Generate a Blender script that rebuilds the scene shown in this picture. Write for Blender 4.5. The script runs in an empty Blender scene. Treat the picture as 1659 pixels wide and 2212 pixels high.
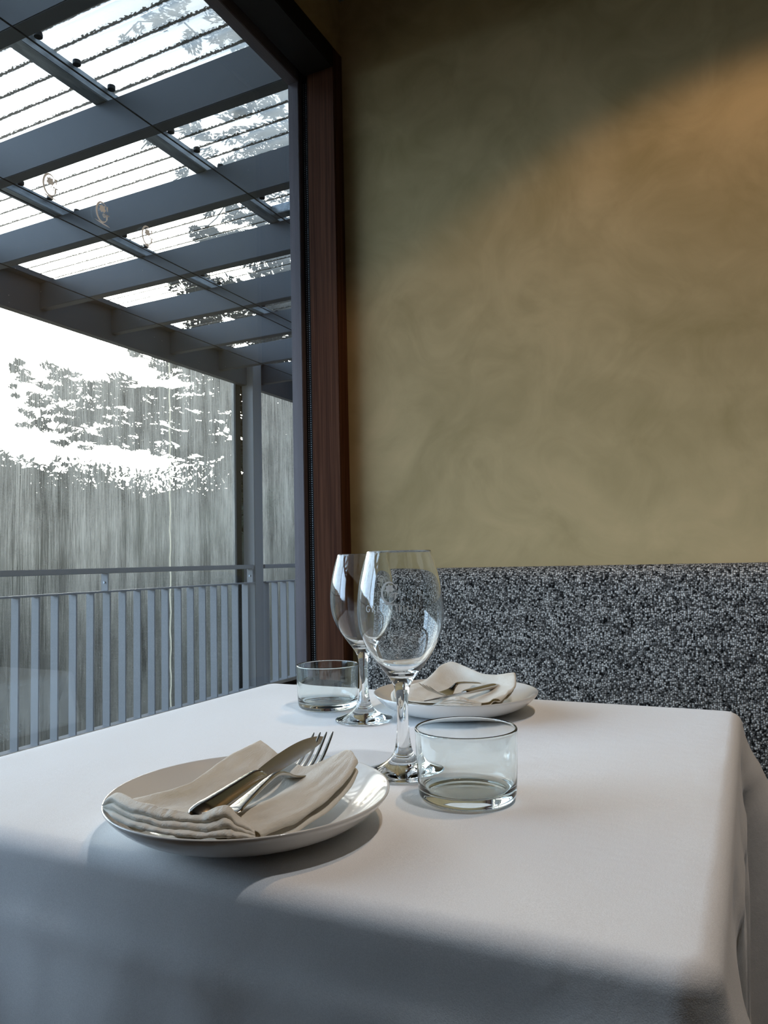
import bpy, bmesh, math, random
from mathutils import Vector, Matrix, noise
PI = math.pi
R = math.radians
SC = bpy.context.scene
COL = SC.collection

# ------------------------------------------------------------------ camera
EYE = Vector((0, 0, .962))
yaw, pitch, roll, FPX = R(25.98), R(3.707), R(-1.287), 1631.0
fw = Vector((-math.sin(yaw)*math.cos(pitch), math.cos(yaw)*math.cos(pitch), math.sin(pitch)))
ri0 = Vector((math.cos(yaw), math.sin(yaw), 0))
up0 = ri0.cross(fw)
ri = math.cos(roll)*ri0 + math.sin(roll)*up0
up = -math.sin(roll)*ri0 + math.cos(roll)*up0
cam = bpy.data.cameras.new('camera')
cam.sensor_fit = 'VERTICAL'
cam.sensor_height = 36
cam.lens = FPX/2212*36
cam.clip_start = .02
cam.clip_end = 500
camo = bpy.data.objects.new('camera', cam)
COL.objects.link(camo)
M = Matrix((ri, up, -fw)).transposed().to_4x4()
M.translation = EYE
camo.matrix_world = M
SC.camera = camo
SC.view_settings.view_transform = 'Standard'
SC.view_settings.look = 'None'
SC.view_settings.gamma = 1
SC.view_settings.exposure = 0.0
SC.view_settings.use_curve_mapping = False
SC.cycles.use_denoising = True
SC.cycles.max_bounces = 14
SC.cycles.diffuse_bounces = 5
SC.cycles.glossy_bounces = 5
SC.cycles.transmission_bounces = 12
SC.cycles.transparent_max_bounces = 32
SC.cycles.sample_clamp_indirect = 6
SC.cycles.blur_glossy = .3

# ------------------------------------------------------------------ sky
SUN_AZ, SUN_EL = R(39.4), R(9.9)
SUN = Vector((-math.sin(SUN_AZ)*math.cos(SUN_EL), math.cos(SUN_AZ)*math.cos(SUN_EL), math.sin(SUN_EL)))
SKY_BASE, FILL_BANK, GLOW = 1.0, 14.5, 36.0      # open sky, unseen bright sky added left to light the wall, glow low around the sun
wd = bpy.data.worlds.new('sky')
SC.world = wd
wd.use_nodes = True
nt = wd.node_tree
nt.nodes.clear()
N = nt.nodes.new
L = nt.links.new
wo = N('ShaderNodeOutputWorld'); bg = N('ShaderNodeBackground'); L(bg.outputs[0], wo.inputs[0])
tc = N('ShaderNodeTexCoord')
def wmath(op, a, b=None, c=None):
    n = N('ShaderNodeMath'); n.operation = op
    for i, v in enumerate((a, b, c)):
        if v is None: continue
        if isinstance(v, (int, float)): n.inputs[i].default_value = v
        else: L(v, n.inputs[i])
    return n.outputs[0]
nrm = N('ShaderNodeVectorMath'); nrm.operation = 'NORMALIZE'; L(tc.outputs['Generated'], nrm.inputs[0])
sep = N('ShaderNodeSeparateXYZ'); L(nrm.outputs[0], sep.inputs[0])
dt = N('ShaderNodeVectorMath'); dt.operation = 'DOT_PRODUCT'; L(nrm.outputs[0], dt.inputs[0]); dt.inputs[1].default_value = SUN
dot = wmath('MAXIMUM', dt.outputs['Value'], 0)
wide = wmath('POWER', dot, 5)
mid = wmath('POWER', dot, 60)
tight = wmath('POWER', dot, 700)
mixc = N('ShaderNodeMix'); mixc.data_type = 'RGBA'
mixc.inputs['A'].default_value = (.57, .75, 1.0, 1)      # sky away from the sun
mixc.inputs['B'].default_value = (1.0, .93, .82, 1)     # cloud lit around the sun
L(wide, mixc.inputs['Factor'])
cl = N('ShaderNodeTexNoise'); cl.inputs['Scale'].default_value = 3.0; cl.inputs['Detail'].default_value = 6
L(nrm.outputs[0], cl.inputs['Vector'])
dw = N('ShaderNodeVectorMath'); dw.operation = 'DOT_PRODUCT'; L(nrm.outputs[0], dw.inputs[0]); dw.inputs[1].default_value = (-math.sin(R(112)), math.cos(R(112)), 0)
bank = N('ShaderNodeMapRange'); bank.interpolation_type = 'SMOOTHSTEP'; L(dw.outputs['Value'], bank.inputs[0])
bank.inputs[1].default_value = .68; bank.inputs[2].default_value = .95
lowz = wmath('EXPONENT', wmath('MULTIPLY', wmath('POWER', wmath('DIVIDE', wmath('MAXIMUM', sep.outputs['Z'], 0), .36), 2), -1))
st = wmath('MULTIPLY', wmath('ADD', .55, wmath('MULTIPLY', cl.outputs['Fac'], .9)), SKY_BASE)
st = wmath('ADD', st, wmath('MULTIPLY', bank.outputs[0], FILL_BANK))
st = wmath('ADD', st, wmath('MULTIPLY', wmath('MULTIPLY', wmath('POWER', dot, 8), lowz), GLOW))
st = wmath('ADD', st, wmath('ADD', wmath('MULTIPLY', mid, 16.0), wmath('MULTIPLY', tight, 160.0)))
hz = wmath('SMOOTH_MIN', 1.0, wmath('MAXIMUM', wmath('ADD', wmath('MULTIPLY', sep.outputs['Z'], 14), .9), .06), .1)
st = wmath('MULTIPLY', st, hz)
L(mixc.outputs['Result'], bg.inputs['Color']); L(st, bg.inputs['Strength'])
wd.cycles.sampling_method = 'MANUAL'
wd.cycles.sample_map_resolution = 1024

# warm recessed downlight of the room (its housing is built with the ceiling)
def spot(name, loc, power, size, blend, col, aim):
    l = bpy.data.lights.new(name, 'SPOT'); l.energy = power; l.spot_size = R(size); l.spot_blend = blend
    l.color = col; l.shadow_soft_size = .04
    o = bpy.data.objects.new(name, l); COL.objects.link(o); o.location = loc
    o.rotation_euler = (Vector(aim)-Vector(loc)).to_track_quat('-Z', 'Y').to_euler()
    return o
LAMP = (.10, .98, 2.425)
spot('downlight_beam', LAMP, 19, 121, .22, (1, .66, .38), (.10, .98, 0))
FILL_LAMP = (.20, .47, 2.425)  # unseen neutral fill, added to even out the brightness of the table
spot('table_fill_beam', FILL_LAMP, 28, 104, .7, (.97, .98, 1), (.16, .50, .75))

# ------------------------------------------------------------------ helpers
def tag(o, label=None, cat=None, group=None, kind=None):
    if label: o['label'] = label
    if cat: o['category'] = cat
    if group: o['group'] = group
    if kind: o['kind'] = kind
    return o
def obj(name, bm, m=None, parent=None, smooth=False, autos=None):
    me = bpy.data.meshes.new(name)
    bmesh.ops.recalc_face_normals(bm, faces=bm.faces)
    bm.to_mesh(me); bm.free()
    if smooth:
        for p in me.polygons: p.use_smooth = True
    o = bpy.data.objects.new(name, me); COL.objects.link(o)
    if m: me.materials.append(m)
    if parent: o.parent = parent
    if autos is not None:
        me.set_sharp_from_angle(angle=R(autos))
    return o
def empty(name, loc=(0, 0, 0), rot=(0, 0, 0)):
    o = bpy.data.objects.new(name, None); COL.objects.link(o); o.location = loc; o.rotation_euler = rot
    o.empty_display_size = .05
    return o
def box(bm, x0, x1, y0, y1, z0, z1, bev=0):
    b = bmesh.ops.create_cube(bm, size=1)
    vs = b['verts']
    bmesh.ops.scale(bm, verts=vs, vec=(x1-x0, y1-y0, z1-z0))
    bmesh.ops.translate(bm, verts=vs, vec=((x0+x1)/2, (y0+y1)/2, (z0+z1)/2))
    if bev:
        es = list({e for v in vs for e in v.link_edges})
        bmesh.ops.bevel(bm, geom=es, offset=bev, segments=2, affect='EDGES')
    return bm
def bx(*a, bev=0): return box(bmesh.new(), *a, bev=bev)
def lathe(bm, prof, seg=96, close=True):
    rings = []
    for r, z in prof:
        if r < 1e-6: rings.append([bm.verts.new((0, 0, z))])
        else: rings.append([bm.verts.new((r*math.cos(2*PI*i/seg), r*math.sin(2*PI*i/seg), z)) for i in range(seg)])
    n = len(rings)
    for k in range(n if close else n-1):
        a, b = rings[k], rings[(k+1) % n]
        if len(a) == 1 and len(b) == 1: continue
        for i in range(seg):
            j = (i+1) % seg
            if len(a) == 1: bm.faces.new((a[0], b[i], b[j]))
            elif len(b) == 1: bm.faces.new((a[i], a[j], b[0]))
            else: bm.faces.new((a[i], a[j], b[j], b[i]))
    return bm
def crom(p, n=6):
    out = []
    P = [Vector(q) for q in p]
    P = [P[0]*2-P[1]]+P+[P[-1]*2-P[-2]]
    for i in range(1, len(P)-2):
        for k in range(n):
            t = k/n
            a, b, c, d = P[i-1], P[i], P[i+1], P[i+2]
            out.append(.5*((2*b)+(c-a)*t+(2*a-5*b+4*c-d)*t*t+(3*b-a-3*c+d)*t**3))
    out.append(P[-2])
    return out
def tube(bm, pts, r, seg=8, cap=True):
    pts = [Vector(p) for p in pts]
    rings = []
    u = None
    for i, p in enumerate(pts):
        d = (pts[min(i+1, len(pts)-1)]-pts[max(i-1, 0)]).normalized()
        if u is None: u = d.orthogonal().normalized()
        u = (u-d*u.dot(d)).normalized(); w = d.cross(u)
        rr = r[i] if isinstance(r, (list, tuple)) else r
        rings.append([bm.verts.new(p+rr*(math.cos(2*PI*k/seg)*u+math.sin(2*PI*k/seg)*w)) for k in range(seg)])
    for a, b in zip(rings, rings[1:]):
        for k in range(seg):
            bm.faces.new((a[k], a[(k+1) % seg], b[(k+1) % seg], b[k]))
    if cap:
        bm.faces.new(rings[0][::-1]); bm.faces.new(rings[-1])
    return bm

# ------------------------------------------------------------------ materials
def mat(name):
    m = bpy.data.materials.new(name); m.use_nodes = True
    t = m.node_tree; t.nodes.clear()
    o = t.nodes.new('ShaderNodeOutputMaterial')
    return m, t, o
def princ(name, col, rough=.5, metal=0, spec=.5, **kw):
    m, t, o = mat(name)
    b = t.nodes.new('ShaderNodeBsdfPrincipled'); t.links.new(b.outputs[0], o.inputs[0])
    b.inputs['Base Color'].default_value = (*col, 1); b.inputs['Roughness'].default_value = rough
    b.inputs['Metallic'].default_value = metal; b.inputs['Specular IOR Level'].default_value = spec
    for k, v in kw.items(): b.inputs[k.replace('_', ' ')].default_value = v
    return m, t, b
def tex(t, kind, scale, vec=None, **kw):
    n = t.nodes.new('ShaderNodeTex'+kind)
    if 'Scale' in n.inputs: n.inputs['Scale'].default_value = scale
    for k, v in kw.items(): n.inputs[k].default_value = v
    if vec is not None: t.links.new(vec, n.inputs['Vector'])
    return n
def coords(t, scale=(1, 1, 1), kind='Object', rot=(0, 0, 0)):
    c = t.nodes.new('ShaderNodeTexCoord'); mp = t.nodes.new('ShaderNodeMapping')
    t.links.new(c.outputs[kind], mp.inputs[0]); mp.inputs['Scale'].default_value = scale; mp.inputs['Rotation'].default_value = rot
    return mp.outputs[0]
def ramp(t, fac, stops):
    r = t.nodes.new('ShaderNodeValToRGB'); t.links.new(fac, r.inputs[0])
    e = r.color_ramp.elements
    while len(e) < len(stops): e.new(.5)
    for k, (p, c) in zip(e, stops):
        k.position = p; k.color = (*c, 1) if len(c) == 3 else c
    return r.outputs[0]
def bump(t, h, b, strength=.3, dist=.001):
    n = t.nodes.new('ShaderNodeBump'); n.inputs['Strength'].default_value = strength; n.inputs['Distance'].default_value = dist
    t.links.new(h, n.inputs['Height']); t.links.new(n.outputs[0], b.inputs['Normal']); return n
def tmath(t, op, a, b=None, c=None, clamp=False):
    n = t.nodes.new('ShaderNodeMath'); n.operation = op; n.use_clamp = clamp
    for i, v in enumerate((a, b, c)):
        if v is None: continue
        if isinstance(v, (int, float)): n.inputs[i].default_value = v
        else: t.links.new(v, n.inputs[i])
    return n.outputs[0]

def fresnel(t, ior):
    # same reflectance on both faces of a thin sheet
    g = t.nodes.new('ShaderNodeNewGeometry'); fr = t.nodes.new('ShaderNodeFresnel')
    k = tmath(t, 'MULTIPLY_ADD', g.outputs['Backfacing'], 1/ior-ior, ior); t.links.new(k, fr.inputs[0])
    return fr
def m_plaster():
    m, t, b = princ('olive_plaster', (.3, .27, .18), .62, spec=.25)
    v = coords(t)
    n1 = tex(t, 'Noise', 1.7, v, Detail=4.0, Roughness=.55, Distortion=.8)
    n2 = tex(t, 'Noise', 6, v, Detail=6.0, Roughness=.6, Distortion=1.6)
    f = tmath(t, 'ADD', tmath(t, 'MULTIPLY', n1.outputs['Fac'], .7), tmath(t, 'MULTIPLY', n2.outputs['Fac'], .3))
    c = ramp(t, f, [(.34, (.34, .255, .108)), (.46, (.435, .326, .155)), (.54, (.50, .375, .185)), (.64, (.58, .425, .215))])
    t.links.new(c, b.inputs['Base Color'])
    vc = tex(t, 'Voronoi', 3.5, v); vc.feature = 'DISTANCE_TO_EDGE'
    n3 = tex(t, 'Noise', 9, v, Detail=8.0)
    bump(t, n3.outputs['Fac'], b, .25, .004)
    return m
def m_tweed():
    m, t, b = princ('tweed', (.2, .2, .2), .95, spec=.1)
    v = coords(t)
    dn = tex(t, 'Noise', 40, v)
    mx = t.nodes.new('ShaderNodeVectorMath'); mx.operation = 'MULTIPLY_ADD'
    t.links.new(dn.outputs['Color'], mx.inputs[0]); mx.inputs[1].default_value = (.006, .006, .006); t.links.new(v, mx.inputs[2])
    vo = tex(t, 'Voronoi', 265, mx.outputs[0], Randomness=.7)
    n = tex(t, 'Noise', 22, v, Detail=2.0)
    big = tex(t, 'Noise', 90, v, Detail=1.0)
    sp = t.nodes.new('ShaderNodeSeparateColor'); t.links.new(vo.outputs['Color'], sp.inputs[0])
    f = tmath(t, 'ADD', tmath(t, 'MULTIPLY', sp.outputs[0], .62), tmath(t, 'MULTIPLY', big.outputs['Fac'], .5))
    c = ramp(t, f, [(.22, (.014, .014, .014)), (.34, (.12, .12, .118)), (.52, (.38, .37, .35)), (.85, (.78, .75, .70))])
    edge = ramp(t, vo.outputs['Distance'], [(.25, (1, 1, 1)), (.62, (.16, .16, .16))])
    mm = t.nodes.new('ShaderNodeMix'); mm.data_type = 'RGBA'; mm.blend_type = 'MULTIPLY'; mm.inputs['Factor'].default_value = 1
    t.links.new(c, mm.inputs['A']); t.links.new(edge, mm.inputs['B']); t.links.new(mm.outputs['Result'], b.inputs['Base Color'])
    inv = tmath(t, 'SUBTRACT', 1.0, vo.outputs['Distance'])
    bump(t, inv, b, .8, .0025)
    return m
def m_cloth():
    m, t, b = princ('white_tablecloth', (.82, .83, .84), .85, spec=.15, Sheen_Weight=.25, Sheen_Roughness=.4)
    v = coords(t, (1, 1, 1), rot=(0, 0, R(40)))
    w1 = tex(t, 'Noise', 1300, v, Detail=2.0)
    w2 = tex(t, 'Noise', 420, coords(t, (1, .22, 1), rot=(0, 0, R(38))), Detail=1.0)
    w3 = tex(t, 'Noise', 9, v, Detail=4.0, Roughness=.6)
    h = tmath(t, 'ADD', tmath(t, 'MULTIPLY', w1.outputs['Fac'], .5), tmath(t, 'MULTIPLY', w2.outputs['Fac'], .4))
    n1 = bump(t, h, b, .5, .0005)
    t.links.new(ramp(t, w1.outputs['Fac'], [(.35, (.78, .79, .80)), (.65, (.88, .89, .90))]), b.inputs['Base Color'])
    n2 = t.nodes.new('ShaderNodeBump'); n2.inputs['Strength'].default_value = .35; n2.inputs['Distance'].default_value = .006
    t.links.new(w3.outputs['Fac'], n2.inputs['Height']); t.links.new(n2.outputs[0], n1.inputs['Normal'])
    return m
def m_linen():
    m, t, b = princ('cream_linen', (.86, .83, .75), .9, spec=.1, Sheen_Weight=.2)
    o = [n for n in t.nodes if n.type == 'OUTPUT_MATERIAL'][0]
    tr = t.nodes.new('ShaderNodeBsdfTranslucent'); tr.inputs[0].default_value = (.92, .78, .50, 1)
    mx = t.nodes.new('ShaderNodeMixShader'); mx.inputs[0].default_value = .2
    t.links.new(b.outputs[0], mx.inputs[1]); t.links.new(tr.outputs[0], mx.inputs[2]); t.links.new(mx.outputs[0], o.inputs[0])
    v = coords(t)
    a = tex(t, 'Noise', 900, coords(t, (1, .3, 1), rot=(0, 0, R(20))), Detail=1.0); c = tex(t, 'Noise', 45, v, Detail=4.0)
    bump(t, tmath(t, 'ADD', tmath(t, 'MULTIPLY', a.outputs['Fac'], .6), tmath(t, 'MULTIPLY', c.outputs['Fac'], 1.)), b, .5, .0015)
    cc = ramp(t, c.outputs['Fac'], [(.3, (.80, .775, .70)), (.7, (.90, .88, .81))]); t.links.new(cc, b.inputs['Base Color'])
    return m
def m_wood():
    m, t, b = princ('stained_timber', (.1, .05, .03), .7, spec=.08)
    v = coords(t, (60, 60, 1.2))
    n = tex(t, 'Noise', 2.2, v, Detail=5.0, Roughness=.6)
    n2 = tex(t, 'Noise', 8, coords(t, (40, 40, .5)), Detail=2.0)
    f = tmath(t, 'ADD', tmath(t, 'MULTIPLY', n.outputs['Fac'], .6), tmath(t, 'MULTIPLY', n2.outputs['Fac'], .4))
    c = ramp(t, f, [(.33, (.045, .016, .009)), (.5, (.085, .034, .018)), (.68, (.14, .06, .032))])
    t.links.new(c, b.inputs['Base Color']); bump(t, n.outputs['Fac'], b, .15, .001)
    return m
def m_glass(name, col=(1, 1, 1), ior=1.5):
    m, t, o = mat(name)
    g = t.nodes.new('ShaderNodeBsdfGlass'); g.inputs['Color'].default_value = (*col, 1); g.inputs['Roughness'].default_value = 0; g.inputs['IOR'].default_value = ior
    t.links.new(g.outputs[0], o.inputs[0])
    return m
def m_pane():
    m, t, o = mat('window_pane_glass')
    tr = t.nodes.new('ShaderNodeBsdfTransparent'); tr.inputs[0].default_value = (.93, .95, .95, 1)
    gl = t.nodes.new('ShaderNodeBsdfGlossy'); gl.inputs['Roughness'].default_value = 0.0
    di = t.nodes.new('ShaderNodeBsdfDiffuse'); di.inputs[0].default_value = (.8, .8, .78, 1)
    fr = fresnel(t, 1.45)
    mx = t.nodes.new('ShaderNodeMixShader'); t.links.new(fr.outputs[0], mx.inputs[0])
    t.links.new(tr.outputs[0], mx.inputs[1]); t.links.new(gl.outputs[0], mx.inputs[2])
    v = coords(t)
    vo = tex(t, 'Voronoi', 38, v); n = tex(t, 'Noise', 3.1, v)
    spk = tmath(t, 'MULTIPLY', tmath(t, 'LESS_THAN', vo.outputs['Distance'], .028), tmath(t, 'GREATER_THAN', n.outputs['Fac'], .5))
    mx2 = t.nodes.new('ShaderNodeMixShader'); t.links.new(tmath(t, 'ADD', tmath(t, 'MULTIPLY', spk, .45), .012), mx2.inputs[0])
    t.links.new(mx.outputs[0], mx2.inputs[1]); t.links.new(di.outputs[0], mx2.inputs[2]); t.links.new(mx2.outputs[0], o.inputs[0])
    return m
def m_vinyl():
    m, t, o = mat('weathered_clear_vinyl')
    tr = t.nodes.new('ShaderNodeBsdfTransparent'); tr.inputs[0].default_value = (.93, .93, .90, 1)
    tl = t.nodes.new('ShaderNodeBsdfTranslucent'); tl.inputs[0].default_value = (.78, .70, .57, 1)
    di = t.nodes.new('ShaderNodeBsdfDiffuse'); di.inputs[0].default_value = (.4, .385, .34, 1)
    ms = t.nodes.new('ShaderNodeMixShader'); ms.inputs[0].default_value = .35
    t.links.new(tl.outputs[0], ms.inputs[1]); t.links.new(di.outputs[0], ms.inputs[2])
    v1 = coords(t, (1, 1, .018)); n1 = tex(t, 'Noise', 190, v1, Detail=3.0, Roughness=.8)
    v2 = coords(t, (1, 1, .03)); n2 = tex(t, 'Noise', 14, v2, Detail=2.0)
    n3 = tex(t, 'Noise', 5, coords(t, (1, 1, .6)), Detail=4.0)
    w = tex(t, 'Wave', 2.1, coords(t, (0, 1, 0))); w.wave_type = 'BANDS'; w.bands_direction = 'Y'; w.inputs['Distortion'].default_value = .0
    s = tmath(t, 'ADD', tmath(t, 'MULTIPLY', n1.outputs['Fac'], .95), tmath(t, 'MULTIPLY', n2.outputs['Fac'], .38))
    s = tmath(t, 'ADD', s, tmath(t, 'MULTIPLY', n3.outputs['Fac'], .35))
    s = tmath(t, 'ADD', s, tmath(t, 'MULTIPLY', w.outputs['Fac'], .04))
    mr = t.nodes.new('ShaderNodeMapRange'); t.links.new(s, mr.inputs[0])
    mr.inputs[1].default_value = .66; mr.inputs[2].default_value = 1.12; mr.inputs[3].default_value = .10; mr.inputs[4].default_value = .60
    mx = t.nodes.new('ShaderNodeMixShader')
    # weathering haze thinned downward: sun glare painted in, stronger above the railing
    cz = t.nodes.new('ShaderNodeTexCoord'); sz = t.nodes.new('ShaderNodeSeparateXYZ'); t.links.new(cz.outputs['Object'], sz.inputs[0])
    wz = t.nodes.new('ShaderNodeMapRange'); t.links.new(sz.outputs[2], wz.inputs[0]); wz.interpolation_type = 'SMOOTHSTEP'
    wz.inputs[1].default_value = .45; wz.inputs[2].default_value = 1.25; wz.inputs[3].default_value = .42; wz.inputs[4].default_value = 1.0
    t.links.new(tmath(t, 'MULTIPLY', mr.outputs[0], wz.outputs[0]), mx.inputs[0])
    t.links.new(tr.outputs[0], mx.inputs[1]); t.links.new(ms.outputs[0], mx.inputs[2]); t.links.new(mx.outputs[0], o.inputs[0])
    return m
PITCH = .0762
def m_roof():
    m, t, o = mat('clear_corrugated_sheet')
    tr = t.nodes.new('ShaderNodeBsdfTransparent'); tr.inputs[0].default_value = (.90, .92, .92, 1)
    tl = t.nodes.new('ShaderNodeBsdfTranslucent'); tl.inputs[0].default_value = (.75, .76, .72, 1)
    di = t.nodes.new('ShaderNodeBsdfDiffuse'); di.inputs[0].default_value = (.17, .15, .11, 1)
    gl = t.nodes.new('ShaderNodeBsdfGlossy'); gl.inputs['Roughness'].default_value = .08
    c = t.nodes.new('ShaderNodeTexCoord'); sp = t.nodes.new('ShaderNodeSeparateXYZ'); t.links.new(c.outputs['Object'], sp.inputs[0])
    ph = tmath(t, 'FRACT', tmath(t, 'DIVIDE', sp.outputs[1], PITCH))      # 0..1 across one corrugation
    dv = tmath(t, 'ABSOLUTE', tmath(t, 'SUBTRACT', ph, .75))               # dirt line lies in each valley
    n = tex(t, 'Noise', 260, coords(t, (.5, 1, 1)), Detail=3.0)
    nl = tex(t, 'Noise', 9, coords(t, (.4, 2, 1)), Detail=3.0)
    line = tmath(t, 'LESS_THAN', dv, tmath(t, 'MULTIPLY', tmath(t, 'POWER', n.outputs['Fac'], 2.0), .30))
    gr = t.nodes.new('ShaderNodeMapRange'); t.links.new(sp.outputs[0], gr.inputs[0])   # film of grime, thicker on the house side
    gr.inputs[1].default_value = -2.6; gr.inputs[2].default_value = -1.1; gr.inputs[3].default_value = .05; gr.inputs[4].default_value = .62
    spk = tex(t, 'Noise', 55, coords(t, (.22, 1, 1)), Detail=4.0, Roughness=.7)
    film = tmath(t, 'MULTIPLY', gr.outputs[0], tmath(t, 'ADD', .30, tmath(t, 'ADD', nl.outputs['Fac'], tmath(t, 'MULTIPLY', spk.outputs['Fac'], .4))))
    a = t.nodes.new('ShaderNodeMixShader'); t.links.new(film, a.inputs[0]); t.links.new(tr.outputs[0], a.inputs[1]); t.links.new(tl.outputs[0], a.inputs[2])
    b = t.nodes.new('ShaderNodeMixShader'); t.links.new(tmath(t, 'MULTIPLY', line, .96), b.inputs[0]); t.links.new(a.outputs[0], b.inputs[1]); t.links.new(di.outputs[0], b.inputs[2])
    fr = fresnel(t, 1.5)
    d = t.nodes.new('ShaderNodeMixShader'); t.links.new(fr.outputs[0], d.inputs[0]); t.links.new(b.outputs[0], d.inputs[1]); t.links.new(gl.outputs[0], d.inputs[2])
    t.links.new(d.outputs[0], o.inputs[0])
    return m
def m_etch(name, k):
    m, t, o = mat(name)
    tr = t.nodes.new('ShaderNodeBsdfTransparent'); tl = t.nodes.new('ShaderNodeBsdfTranslucent'); di = t.nodes.new('ShaderNodeBsdfDiffuse')
    tl.inputs[0].default_value = (.95, .95, .93, 1); di.inputs[0].default_value = (.95, .95, .93, 1)
    a = t.nodes.new('ShaderNodeMixShader'); a.inputs[0].default_value = k; t.links.new(tl.outputs[0], a.inputs[1]); t.links.new(di.outputs[0], a.inputs[2])
    b = t.nodes.new('ShaderNodeMixShader'); b.inputs[0].default_value = 1.0; t.links.new(tr.outputs[0], b.inputs[1]); t.links.new(a.outputs[0], b.inputs[2])
    t.links.new(b.outputs[0], o.inputs[0]); return m
def m_leaf(name, c1, c2, sc=2.0):
    m, t, b = princ(name, c1, .7, spec=.2)
    n = tex(t, 'Noise', sc, coords(t), Detail=3.0)
    t.links.new(ramp(t, n.outputs['Fac'], [(.35, c1), (.65, c2)]), b.inputs['Base Color'])
    return m
def m_metal(name, col, rough):
    m, t, b = princ(name, col, rough, 1.0)
    n = tex(t, 'Noise', 60, coords(t, (1, 12, 1)), Detail=3.0)
    bump(t, n.outputs['Fac'], b, .03, .0005)
    return m
def m_paint(name, col, rough=.55):
    m, t, b = princ(name, col, rough, spec=.3)
    n = tex(t, 'Noise', 25, coords(t), Detail=4.0)
    bump(t, n.outputs['Fac'], b, .08, .001)
    return m
def m_galv():
    m, t, b = princ('galvanised_steel', (.42, .45, .48), .45, .7)
    n = tex(t, 'Noise', 7, coords(t, (3, .6, 3)), Detail=5.0, Roughness=.7)
    t.links.new(ramp(t, n.outputs['Fac'], [(.3, (.15, .17, .19)), (.7, (.50, .54, .58))]), b.inputs['Base Color'])
    return m

MAT = dict(plaster=m_plaster(), tweed=m_tweed(), cloth=m_cloth(), linen=m_linen(), wood=m_wood(),
    crystal=m_glass('clear_crystal', (.995, 1, .998), 1.5), tumbler=m_glass('tumbler_glass', (.975, .993, .99), 1.5),
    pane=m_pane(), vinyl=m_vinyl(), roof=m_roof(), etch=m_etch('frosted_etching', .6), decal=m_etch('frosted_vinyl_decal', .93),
    rafter=m_paint('slate_grey_paint', (.076, .082, .094)), rail=m_paint('grey_rail_paint', (.25, .255, .27), .5),
    galv=m_galv(), alu=m_paint('bronze_aluminium', (.13, .11, .12), .4), black=m_paint('black_rubber', (.012, .012, .013), .6),
    china=princ('white_china', (.74, .73, .70), .12, spec=.5, Coat_Weight=.3)[0],
    steel=m_metal('polished_steel', (.55, .52, .48), .14), blade=m_metal('blade_steel', (.50, .50, .52), .22),
    ceil=m_paint('ceiling_paint', (.10, .095, .08), .8), darkwood=m_paint('black_stained_timber', (.010, .007, .006), .6), floor=m_paint('floor_boards', (.12, .08, .05), .5),
    deck=m_paint('deck_boards', (.05, .045, .04), .7),
    needles=m_leaf('cypress_needles', (.012, .014, .009), (.030, .030, .018), 1.5),
    hedge=m_leaf('hedge_leaves', (.008, .013, .007), (.030, .042, .020), 1.0),
    bark=m_paint('bark', (.07, .05, .035), .9), grass=m_leaf('meadow_grass', (.018, .026, .008), (.05, .058, .018), .6),
    litter=m_paint('leaf_litter', (.03, .025, .015), .9), lamp=None)

# ------------------------------------------------------------------ room shell
WX, GX, BY, CZ = -.917, -1.032, 1.68, 2.444       # wall plane, glass plane, back wall, ceiling
Y2, SILL, HEAD = -3.2, .681, 2.235
def struct(name, bm, m, parent=None, **k):
    o = obj(name, bm, m, parent, **k)
    if not parent: o['kind'] = 'structure'
    return o
bm = bx(-1.07, 3.6, BY, BY+.14, -.02, 2.6)
struct('wall_back', bm, MAT['plaster'])
bm = bmesh.new()
box(bm, -1.09, WX, .03, BY, -.02, SILL-.02)
box(bm, -1.09, WX, .03, BY, HEAD+.05, 2.6)
box(bm, -1.09, WX, Y2-.5, .03, -.02, 2.6)
struct('wall_left', bm, MAT['plaster'])
struct('wall_right', bx(3.6, 3.74, Y2-.5, BY+.14, -.02, 2.6), MAT['plaster'])
struct('wall_front', bx(-1.09, 3.74, Y2-.64, Y2-.5, -.02, 2.6), MAT['plaster'])
struct('floor', bx(-1.09, 3.74, Y2-.64, BY+.14, -.12, -.0), MAT['floor'])
struct('ceiling', bx(-1.09, 3.74, Y2-.64, BY+.14, CZ, CZ+.1), MAT['ceil'])
# timber lining of the window opening
struct('trim_1', bx(-.993, -.912, 1.632, BY-.001, SILL-.02, HEAD+.055, bev=.002), MAT['wood'])
hm = bmesh.new(); box(hm, -1.0, -.912, .055, 1.632, HEAD, HEAD+.055, bev=.002)
struct('trim_2', hm, MAT['darkwood'])
struct('trim_3', bx(-1.0, -.905, .055, 1.632, SILL-.03, SILL-.008, bev=.002), MAT['darkwood'])

def zip_strip(y0, y1, z0, z1):
    bm = bx(-1.015, -.993, y0, y1, z0, z1)
    return bm
def window(n, y0, y1, right_jamb):
    w = empty('window_%d' % n, (0, 0, 0)); w['kind'] = 'structure'
    f = bmesh.new()
    box(f, -1.047, -1.015, y0, y1, HEAD-.012, HEAD+.05, bev=.0015)
    obj('sill_rail', bx(-1.046, -1.014, y0, y1-.012, SILL-.05, SILL-.002, bev=.0015), MAT['black'], w)
    box(f, -1.047, -1.015, y1-.012 if right_jamb else y1-.03, y1+(.04 if right_jamb else 0), SILL-.05, HEAD+.05, bev=.0015)
    box(f, -1.047, -1.015, y0, y0+.03, SILL-.05, HEAD+.05, bev=.0015)
    obj('window_frame', f, MAT['alu'], w)
    g = bx(GX-.003, GX+.003, y0+.01, y1-.005, SILL-.01, HEAD)
    obj('pane', g, MAT['pane'], w)
    return w
win1 = window(1, .04, 1.637, True)
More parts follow.
